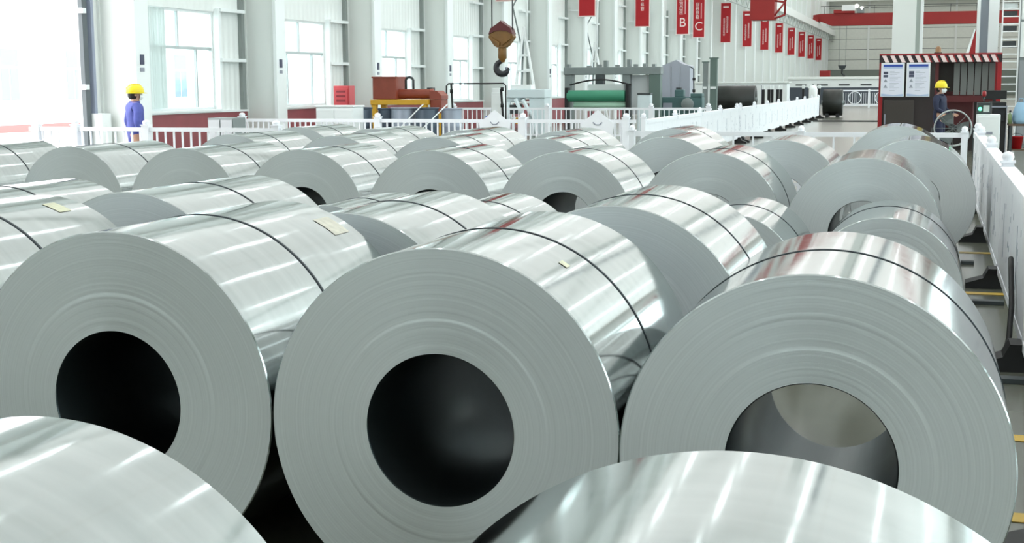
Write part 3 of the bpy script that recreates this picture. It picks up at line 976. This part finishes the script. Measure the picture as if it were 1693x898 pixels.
for i in range(4):
    x = -7.1 + i * .28
    t = thing('black_bollard', 'black bollard with white cap in the row beside the white tank', 'bollard', (x, 78 + (i % 2) * .6, 0), 0, 'bollards beside the white tank')
    box('shaft', BLACK, t, -.06, .06, -.08, .08, 0, 1.42)
    box('cap', WHITE, t, -.075, .075, -.085, .085, 1.42, 1.62, .02)
hs = thing('white_housing', 'long low white housing far behind the black roll', 'housing', (-12, 118, 0))
box('body', WHITE, hs, 0, 9.2, 0, 2, 0, 2.0, .05)
box('lid', WHITEG, hs, -.1, 9.3, -.1, 2.1, 2.0, 2.25, .04)
box('plinth', mat('plinth_slate', (70, 78, 88), .5), hs, -.05, 9.25, -.06, -.005, 0, 1.35)
for k in range(5):
    box('slot', DARK, hs, .6 + k * 1.8, 1.5 + k * 1.8, -.03, 0, 1.5, 1.62)
hs = thing('white_wall_housing', 'white machine hood running along the wall behind the long black roll', 'housing', (-13.6, 80, 0))
box('hood', WHITE, hs, 0, 5.4, 0, 1.4, 0, 1.72, .04)
box('roof', WHITEG, hs, -.1, 5.5, -.1, 1.5, 1.72, 1.82, .02)
for k in range(6):
    box('panel_joint', PGREY, hs, .5 + k * .85, .54 + k * .85, -.012, 0, .1, 1.6)
tk = thing('white_tank', 'small white rounded tank at the end of the long panelled fence', 'tank', (-6.05, 72, 0))
MB().lathe([(.001, 0), (.2, 0), (.22, .05), (.22, 1.4), (.15, 1.58), (.001, 1.63)], n=20).build('body', WHITE, tk)
MB().lathe([(.05, 1.62), (.05, 1.68), (.001, 1.69)], n=10).build('cap', GREYM, tk)
rbx = thing('red_hopper', 'red box hopper on legs before the far wall', 'hopper', (-11.98, 150, 0))
box('body', CRANE, rbx, 0, 1.1, 0, 1, 2.15, 3.05, .03)
for x in (.05, .9):
    for y in (.05, .8):
        box('leg', DARK, rbx, x, x + .15, y, y + .15, 0, 2.15)

# ------------------------------------------------------------------ red booth and its surroundings
bt = thing('red_booth', 'red framed booth with striped top bar and dark tinted panels', 'booth', (-1.34, 35, 0))
W = 2.88
for x in (0, W - .10):
    box('post', RED, bt, x, x + .10, 0, .10, 0, 2.38)
    box('post', RED, bt, x, x + .10, 1.4, 1.5, 0, 2.38)
box('back_panel', TINT, bt, .1, W - .1, 1.42, 1.46, 0, 2.26)
box('tinted_panel', TINT, bt, .10, 1.34, .04, .07, .06, 2.24)
box('lower_cabinet', mat('cabinet_brown_black', (60, 54, 50), .4), bt, .14, .86, -.06, .04, .1, 1.30, .01)
box('door_handle', PGREY, bt, .16, .19, -.09, -.06, .7, .95)
box('red_rail', MAROON, bt, 1.34, W - .1, .2, .26, 1.25, 1.40)
box('red_rail', MAROON, bt, 1.34, 1.42, .05, .12, 0, 2.24)
box('roof', RED, bt, 0, W, 0, 1.5, 2.38, 2.44)
sb = box('stripe_board', mat('stripe_black', (36, 22, 26), .5), bt, 0, W, -.03, 0, 2.22, 2.40)
sw, sh = .098, .17
stw = MB().prism([(0, 2.395), (sw, 2.395), (sw + .085, 2.225), (.085, 2.225)], -.042, -.031).mesh('stripe', mat('stripe_white', (236, 214, 212), .5))
strd = MB().prism([(0, 2.395), (.035, 2.395), (.12, 2.225), (.085, 2.225)], -.041, -.031).mesh('stripe', RED)
k = 0
while .06 + k * .196 + .19 < W:
    link('stripe', stw, sb, (.06 + k * .196, 0, 0))
    if k >= 4:
        link('stripe', strd, sb, (.06 + k * .196 + sw, 0, 0))
    k += 1
for k in range(6):
    box('curtain_strip', CURT, bt, 1.78 + k * .165, 1.92 + k * .165, .30 + (k % 2) * .02, .305 + (k % 2) * .02, 1.42, 2.20)
box('inner_machine', MAROON, bt, 1.5, 2.3, .9, 1.3, .6, 1.5, .03)
def poster(x, label, dark):
    t = thing('safety_poster', label, 'poster', (x, 34.93, 1.40))
    box('sheet', POSTER, t, 0, .52, -.01, 0, 0, .80)
    box('border', WHITE, t, -.02, .54, 0, .012, -.015, .815)
    box('header', PBLUEP, t, .035, .49, -.013, -.01, .72, .775)
    box('subheader', mat('poster_pale_blue', (170, 190, 220), .6), t, .035, .49, -.012, -.01, .68, .715)
    for zz in (.54, .46):
        box('icon', PDARK, t, .04, .15 + dark * .01, -.013, -.01, zz, zz + .06 + dark * .01)
    for zz in (.34, .20):
        MB().prism([(.045, zz), (.145, zz), (.095, zz + .085)], -.013, -.01).build('icon', PGREY, t)
    m = MB()
    for k in range(14):
        m.box(.19, .30 + .18 * ((k * 37 % 10) / 10), -.0115, -.01, .60 - k * .036, .607 - k * .036)
    m.build('text_lines', PGREY, t)['kind'] = 'stuff'
    MB().prism([(0, 0), (.52, 0), (.52, .05), (.3, .02), (0, .06)], -.012, -.01).build('footer', MATS['poster_pale_blue'], t)
poster(-1.27, 'white safety poster with blue header beside the red booth post', 0)
poster(-.66, 'white safety poster with blue header and larger dark icon block', 1)
lo = thing('warning_light', 'small brown orange beacon on top of the red booth', 'beacon', (.05, 35.6, 2.44))
MB().lathe([(.001, 0), (.08, 0), (.08, .04), (.07, .05), (.07, .14), (.04, .18), (.001, .19)], n=16).build('dome', mat('beacon_brown', (140, 106, 72), .4), lo)
MB().lathe([(.10, 0), (.10, .03), (.08, .03)], n=16).build('base', BLACK, lo)
fl = thing('red_sign_board', 'slanted red and white sign board behind the second inner column', 'sign', (1.20, 46, 0))
MB().prism([(-.30, 2.2), (0, 2.2), (.12, 3.5), (-.02, 3.4)], 0, .04).build('board', RED, fl)
MB().prism([(-.42, 2.2), (-.30, 2.2), (-.02, 3.4), (-.06, 3.42)], 0, .04).build('edge', WHITE, fl)
box('pole', GREYM, fl, -.1, -.04, .05, .11, 0, 2.3)

fan = thing('drum_fan', 'round grey industrial fan behind the end railing', 'fan', (.33, 25, .93))
MB().lathe([(.30, -.12), (.315, -.13), (.325, -.12), (.325, .12), (.315, .13), (.30, .12)], axis='y', n=40, closed=True).build('shroud', mat('fan_grey', (178, 184, 184), .35, .5), fan)
MB().lathe([(.001, -.07), (.06, -.06), (.07, 0), (.07, .1), (.001, .12)], axis='y', n=16).build('hub', DARK, fan)
for k in range(3):
    a = k * 2.094
    ca, sa = math.cos(a), math.sin(a)
    vs = []
    for r, wd, tw in ((.06, .05, .04), (.16, .10, .03), (.27, .12, .02)):
        for s in (-1, 1):
            for th in (0, .006):
                px, pz = r * ca - s * wd * sa, r * sa + s * wd * ca
                vs.append((px, s * tw + th, pz))
    fs = []
    for i in range(2):
        q = i * 4
        fs += [(q, q + 2, q + 6, q + 4), (q + 1, q + 5, q + 7, q + 3), (q, q + 4, q + 5, q + 1), (q + 2, q + 3, q + 7, q + 6)]
    fs += [(0, 1, 3, 2), (8, 10, 11, 9)]
    MB().add(vs, fs).build('blade', GREYM, fan)
for k in range(8):
    a = k * math.pi / 4
    MB().tube([(0, -.13, 0), (.31 * math.cos(a), -.12, .31 * math.sin(a))], .004, 5).build('guard_wire', GREYM, fan)
for s in (-1, 1):
    MB().tube([(s * .34, 0, 0), (s * .36, 0, -.5), (s * .36, 0, -.90)], .018, 8).build('stand_leg', DARK, fan)
    MB().tube([(s * .36, -.25, -.91), (s * .36, .25, -.91)], .018, 8).build('stand_foot', DARK, fan)

wc = thing('white_cabinet', 'white steel cabinet beside the round fan', 'cabinet', (.70, 24.2, 0))
box('body', WHITE, wc, 0, .38, 0, .4, 0, 1.19, .01)
box('door', WHITE, wc, .02, .36, -.015, -.002, .05, 1.15, .005)
box('handle', PGREY, wc, .1, .26, -.03, -.015, .86, .9)
cp = thing('control_panel', 'small dark control panel with green light on the white cabinet', 'control panel', (.70, 24.3, 1.19))
box('body', DARK, cp, 0, .22, 0, .2, 0, .20, .01)
box('screen', mat('panel_pale', (196, 204, 200), .4), cp, .10, .20, -.008, -.001, .04, .15)
MB().lathe([(.001, -.02), (.03, -.015), (.03, 0)], (.05, 0, .09), 'y', 12).build('indicator', LAMPG, cp)
MB().tube([(.11, .1, .2), (.11, .1, .32)], .012, 6).build('stalk', DARK, cp)
MB().lathe([(.02, .30), (.035, .32), (.03, .38), (.001, .40)], (.11, .1, 0), 'z', 10).build('red_lamp', RED, cp)
dk = thing('work_desk', 'brown work desk with a lower shelf beside the black cabinet', 'desk', (1.34, 27, 0))
box('top', BROWN, dk, 0, 1.2, -.3, .3, .92, .96, .005)
box('shelf', BROWN, dk, .04, 1.16, -.26, .26, .46, .49)
for x in (.02, 1.13):
    for y in (-.28, .23):
        box('leg', DARK, dk, x, x + .05, y, y + .05, 0, .92)
bk = thing('red_bucket', 'red plastic bucket on the lower desk shelf', 'bucket', (1.50, 26.9, .49))
MB().lathe([(.001, 0), (.09, 0), (.12, .22), (.13, .22), (.13, .235), (.115, .235), (.085, .01), (.001, .01)], n=20).build('pail', mat('bucket_red', (190, 30, 36), .4), bk)
MB().tube([(.12 * math.cos(a), 0, .2 + .09 * math.sin(a)) for a in [math.pi * k / 10 for k in range(11)]], .005, 5).build('bail', DARK, bk)
bgm = thing('cloth_bag', 'pale blue cloth bag standing on the brown desk', 'bag', (1.55, 26.85, .96))
MB().lathe([(.001, 0), (.13, 0), (.15, .08), (.14, .22), (.10, .34), (.07, .40)], n=14).build('body', LBLUE, bgm)
MB().tube([(-.05, 0, .38), (-.03, 0, .47), (.03, 0, .47), (.05, 0, .38)], .01, 6).build('handle', LBLUE, bgm)
for x, mm, lab in ((1.355, mat('bottle_green', (120, 140, 96), .3), 'small green bottle on the brown desk'), (1.37, WHITE, 'small white bottle on the brown desk')):
    b_ = thing('bottle', lab, 'bottle', (x, 26.74 if mm is not WHITE else 26.9, .96))
    MB().lathe([(.001, 0), (.035, 0), (.036, .16), (.014, .2), (.014, .22)], n=14).build('body', mm, b_)
    MB().lathe([(.018, .215), (.018, .245), (.001, .246)], n=12).build('cap', BLACK, b_)
bc = thing('black_cabinet', 'black cabinet with a pale edge beside the brown desk', 'cabinet', (1.04, 27, 0))
box('body', BLACK, bc, 0, .25, -.2, .3, 0, 1.36, .01)
box('side_trim', PGREY, bc, .25, .265, -.22, .3, 0, 1.3)
box('top_trim', PGREY, bc, -.01, .26, -.22, -.2, 1.26, 1.29)
box('drawer', mat('black_gloss', (26, 26, 34), .2), bc, .02, .23, -.215, -.2, 1.0, 1.22)
mo = thing('monitor', 'black monitor on top of the black cabinet', 'monitor', (.96, 27.05, 1.36))
box('screen', BLACK, mo, -.09, .34, -.02, .02, .05, .22, .01)
box('stand', BLACK, mo, .09, .15, -.02, .02, .01, .06)
box('base', BLACK, mo, .03, .22, -.08, .08, 0, .015)

rk = thing('white_rack', 'tall white ladder rack behind the red booth', 'rack', (1.62, 38, 0))
for x in (0, .42):
    box('upright', WHITE, rk, x, x + .035, 0, .05, 0, 4.2)
for k in range(20):
    box('rung', WHITE, rk, .03, .42, .01, .04, .3 + k * .195, .33 + k * .195)
for k in (12, 14, 16, 17):
    box('bin', mat('bin_pale', (206, 214, 214), .4) if k % 2 else DARK, rk, .05, .38, .06, .3, .34 + k * .195, .46 + k * .195)
gd = thing('grey_locker', 'tall grey and white locker standing next to the white rack', 'locker', (2.07, 38.2, 0))
box('body', GREYM, gd, 0, .9, 0, .5, 0, 3.9, .01)
box('upper_door', WHITE, gd, .04, .86, -.02, -.002, 2.38, 3.3, .005)
box('lower_door', mat('locker_grey', (150, 154, 158), .4), gd, .04, .86, -.02, -.002, .1, 2.3, .005)
box('top_door', WHITE, gd, .04, .86, -.02, -.002, 3.36, 3.86, .005)

# ------------------------------------------------------------------ people
def person(label, loc, rz, cloth, pose, mask):
    V, E, Rr = [], [], []
    def v(p, r, par=None):
        V.append(p)
        Rr.append(r if isinstance(r, tuple) else (r, r))
        if par is not None:
            E.append((par, len(V) - 1))
        return len(V) - 1
    pel = v((0, 0, .93), (.185, .135))
    wst = v((0, .005, 1.08), (.185, .135), pel)
    che = v((0, .0, 1.26), (.205, .145), wst)
    sho = v((0, -.01, 1.38), (.175, .115), che)
    nek = v((0, .005, 1.455), (.056, .058), sho)
    jaw = v((0, .022, 1.53), (.066, .078), nek)
    hed = v((0, .020, 1.60), (.076, .092), jaw)
    v((0, .015, 1.665), (.062, .075), hed)
    ns = v((0, .100, 1.575), (.014, .014), jaw)
    v((0, .122, 1.560), (.011, .011), ns)
    wr = []
    for s in (-1, 1):
        a = v((s * .165, -.01, 1.375), .088, sho)
        a = v((s * .235, -.01, 1.30), .076, a)
        e = pose['elbow'][s]
        h = pose['hand'][s]
        a = v(e, .064, a)
        d = (Vector(h) - Vector(e)).normalized()
        b = v(tuple(Vector(h) - d * .02), .036, a)
        p = v(tuple(Vector(h) + d * .05), (.040, .026), b)
        wr.append(Vector(h))
        side = d.orthogonal().normalized()
        side = Vector((0, 1, 0)) - d * d.y
        side.normalize()
        for k, ln in enumerate((.075, .085, .08, .065)):
            off = side * (.028 - .019 * k)
            f1 = v(tuple(Vector(h) + d * .095 + off), .0095, p)
            f2 = v(tuple(Vector(h) + d * (.095 + ln * .55) + off + Vector((-s * .008, 0, 0))), .0088, f1)
            v(tuple(Vector(h) + d * (.095 + ln) + off + Vector((-s * .022, 0, 0))), .008, f2)
        t1 = v(tuple(Vector(h) + d * .035 + side * .045), .011, p)
        v(tuple(Vector(h) + d * .085 + side * .062), .009, t1)
        q = v((s * .095, 0, .86), .112, pel)
        q = v((s * .105, pose['knee'][s], .50), .085, q)
        q = v((s * .110, pose['foot'][s], .11), .052, q)
        q2 = v((s * .112, pose['foot'][s] + .03, .055), .052, q)
        v((s * .118, pose['foot'][s] + .17, .042), .040, q2)
    me = bpy.data.meshes.new('person_skeleton')
    me.from_pydata(V, E, [])
    o = bpy.data.objects.new('person_skeleton', me)
    COL.objects.link(o)
    md = o.modifiers.new('skin', 'SKIN')
    md.use_smooth_shade = True
    for i, r in enumerate(Rr):
        me.skin_vertices[0].data[i].radius = r
    me.skin_vertices[0].data[0].use_root = True
    sd = o.modifiers.new('sub', 'SUBSURF')
    sd.levels = sd.render_levels = 2
    dg = bpy.context.evaluated_depsgraph_get()
    body = bpy.data.meshes.new_from_object(o.evaluated_get(dg))
    bpy.data.objects.remove(o)
    body.materials.clear()
    for mm in (cloth, SKINP, BLACK):
        body.materials.append(mm)
    for p in body.polygons:
        c = p.center
        p.use_smooth = True
        if c.z > 1.455 or any((c - h).dot(Vector((0, 0, -1))) > .0 and (c - h).length < .23 for h in wr):
            p.material_index = 1
        elif c.z < .115:
            p.material_index = 2
        else:
            p.material_index = 0
    zmin = min(q.co.z for q in body.vertices)
    t = tag(link('person', body, None, (loc[0], loc[1], loc[2] - zmin), rz), label, 'person')
    # hard hat
    hm = MB()
    prof = [(.118, 1.625), (.120, 1.64), (.117, 1.68), (.100, 1.725), (.065, 1.755), (.001, 1.765)]
    hm.lathe(prof, (0, .012, 0), 'z', 24)
    n0 = len(hm.v)
    hm.v = [(x, y * 1.18, zz) for x, y, zz in hm.v]
    brim = [(.118, 1.626), (.140, 1.618), (.140, 1.612), (.116, 1.618)]
    b2 = MB().lathe(brim, (0, .012, 0), 'z', 24, closed=True)
    hm.add([(x, y * (1.34 if y > 0 else 1.12), zz) for x, y, zz in b2.v], b2.f, 0, True)
    hm.build('hard_hat', HELMET, t)
    MB().tube([(0, -.12, 1.70), (0, -.06, 1.762), (0, .02, 1.778), (0, .09, 1.765), (0, .14, 1.70)], .012, 6).build('hat_ridge', HELMET, t)
    hr = MB().lathe([(.086, 1.63), (.090, 1.59), (.084, 1.545), (.06, 1.51)], (0, -.012, 0), 'z', 20)
    keep = [f for f in hr.f if sum(hr.v[i][1] for i in f) / 4 < .005]
    hr.f, hr.m, hr.s = keep, [0] * len(keep), [True] * len(keep)
    hr.build('hair', HAIR, t)
    for s in (-1, 1):
        MB().lathe([(.001, 0), (.016, .004), (.022, .012), (.018, .02), (.001, .022)], (s * .078, .0, 1.585), 'x', 10).build('ear', SKINP, t)
        MB().lathe([(.001, -.008), (.011, -.005), (.013, 0), (.011, .006)], (s * .032, .108, 1.605), 'y', 10).build('eye', WHITE, t)
        MB().lathe([(.001, 0), (.006, .001)], (s * .032, .118, 1.605), 'y', 8).build('pupil', BLACK, t)
    MB().box(-.024, .024, .100, .108, 1.512, 1.520).build('mouth', mat('lip_tone', (168, 104, 96), .5), t)
    if mask:
        mk = MB()
        n = 12
        for i in range(n + 1):
            a = math.pi * (.12 + .76 * i / n)
            for zz, k in ((1.500, .84), (1.535, 1.06), (1.575, 1.10), (1.595, .92)):
                mk.v.append((.088 * k * math.cos(a), .02 + .115 * k * math.sin(a), zz))
        for i in range(n):
            for j in range(3):
                q = i * 4 + j
                mk.f.append((q, q + 1, q + 5, q + 4))
                mk.m.append(0)
                mk.s.append(True)
        mk.build('face_mask', WHITE, t)
        for s in (-1, 1):
            MB().tube([(s * .082, .055, 1.58), (s * .088, .0, 1.592)], .003, 5).build('mask_strap', WHITE, t)
    MB().lathe([(.082, 1.43), (.088, 1.47), (.078, 1.475), (.072, 1.44)], (0, .0, 0), 'z', 20, closed=True).build('collar', cloth, t)
    return t
stand = {'elbow': {-1: (-.285, -.05, 1.10), 1: (.285, -.05, 1.10)}, 'hand': {-1: (-.28, .02, .87), 1: (.28, .02, .87)},
         'knee': {-1: .01, 1: .02}, 'foot': {-1: -.03, 1: .0}}
person('person in blue work clothes and yellow hard hat standing by the open door', (-13.76, 21.2, 0), math.radians(-42), BLUEC, stand, True).scale = (1.15, 1.15, 1)
work = {'elbow': {-1: (-.25, .02, 1.11), 1: (.25, .02, 1.11)}, 'hand': {-1: (-.18, .24, 1.02), 1: (.18, .24, 1.02)},
        'knee': {-1: .02, 1: .06}, 'foot': {-1: -.06, 1: .08}}
person('person in navy work clothes, white mask and yellow hard hat before the booth', (.13, 33.2, 0), math.radians(-112), NAVYC, work, True)
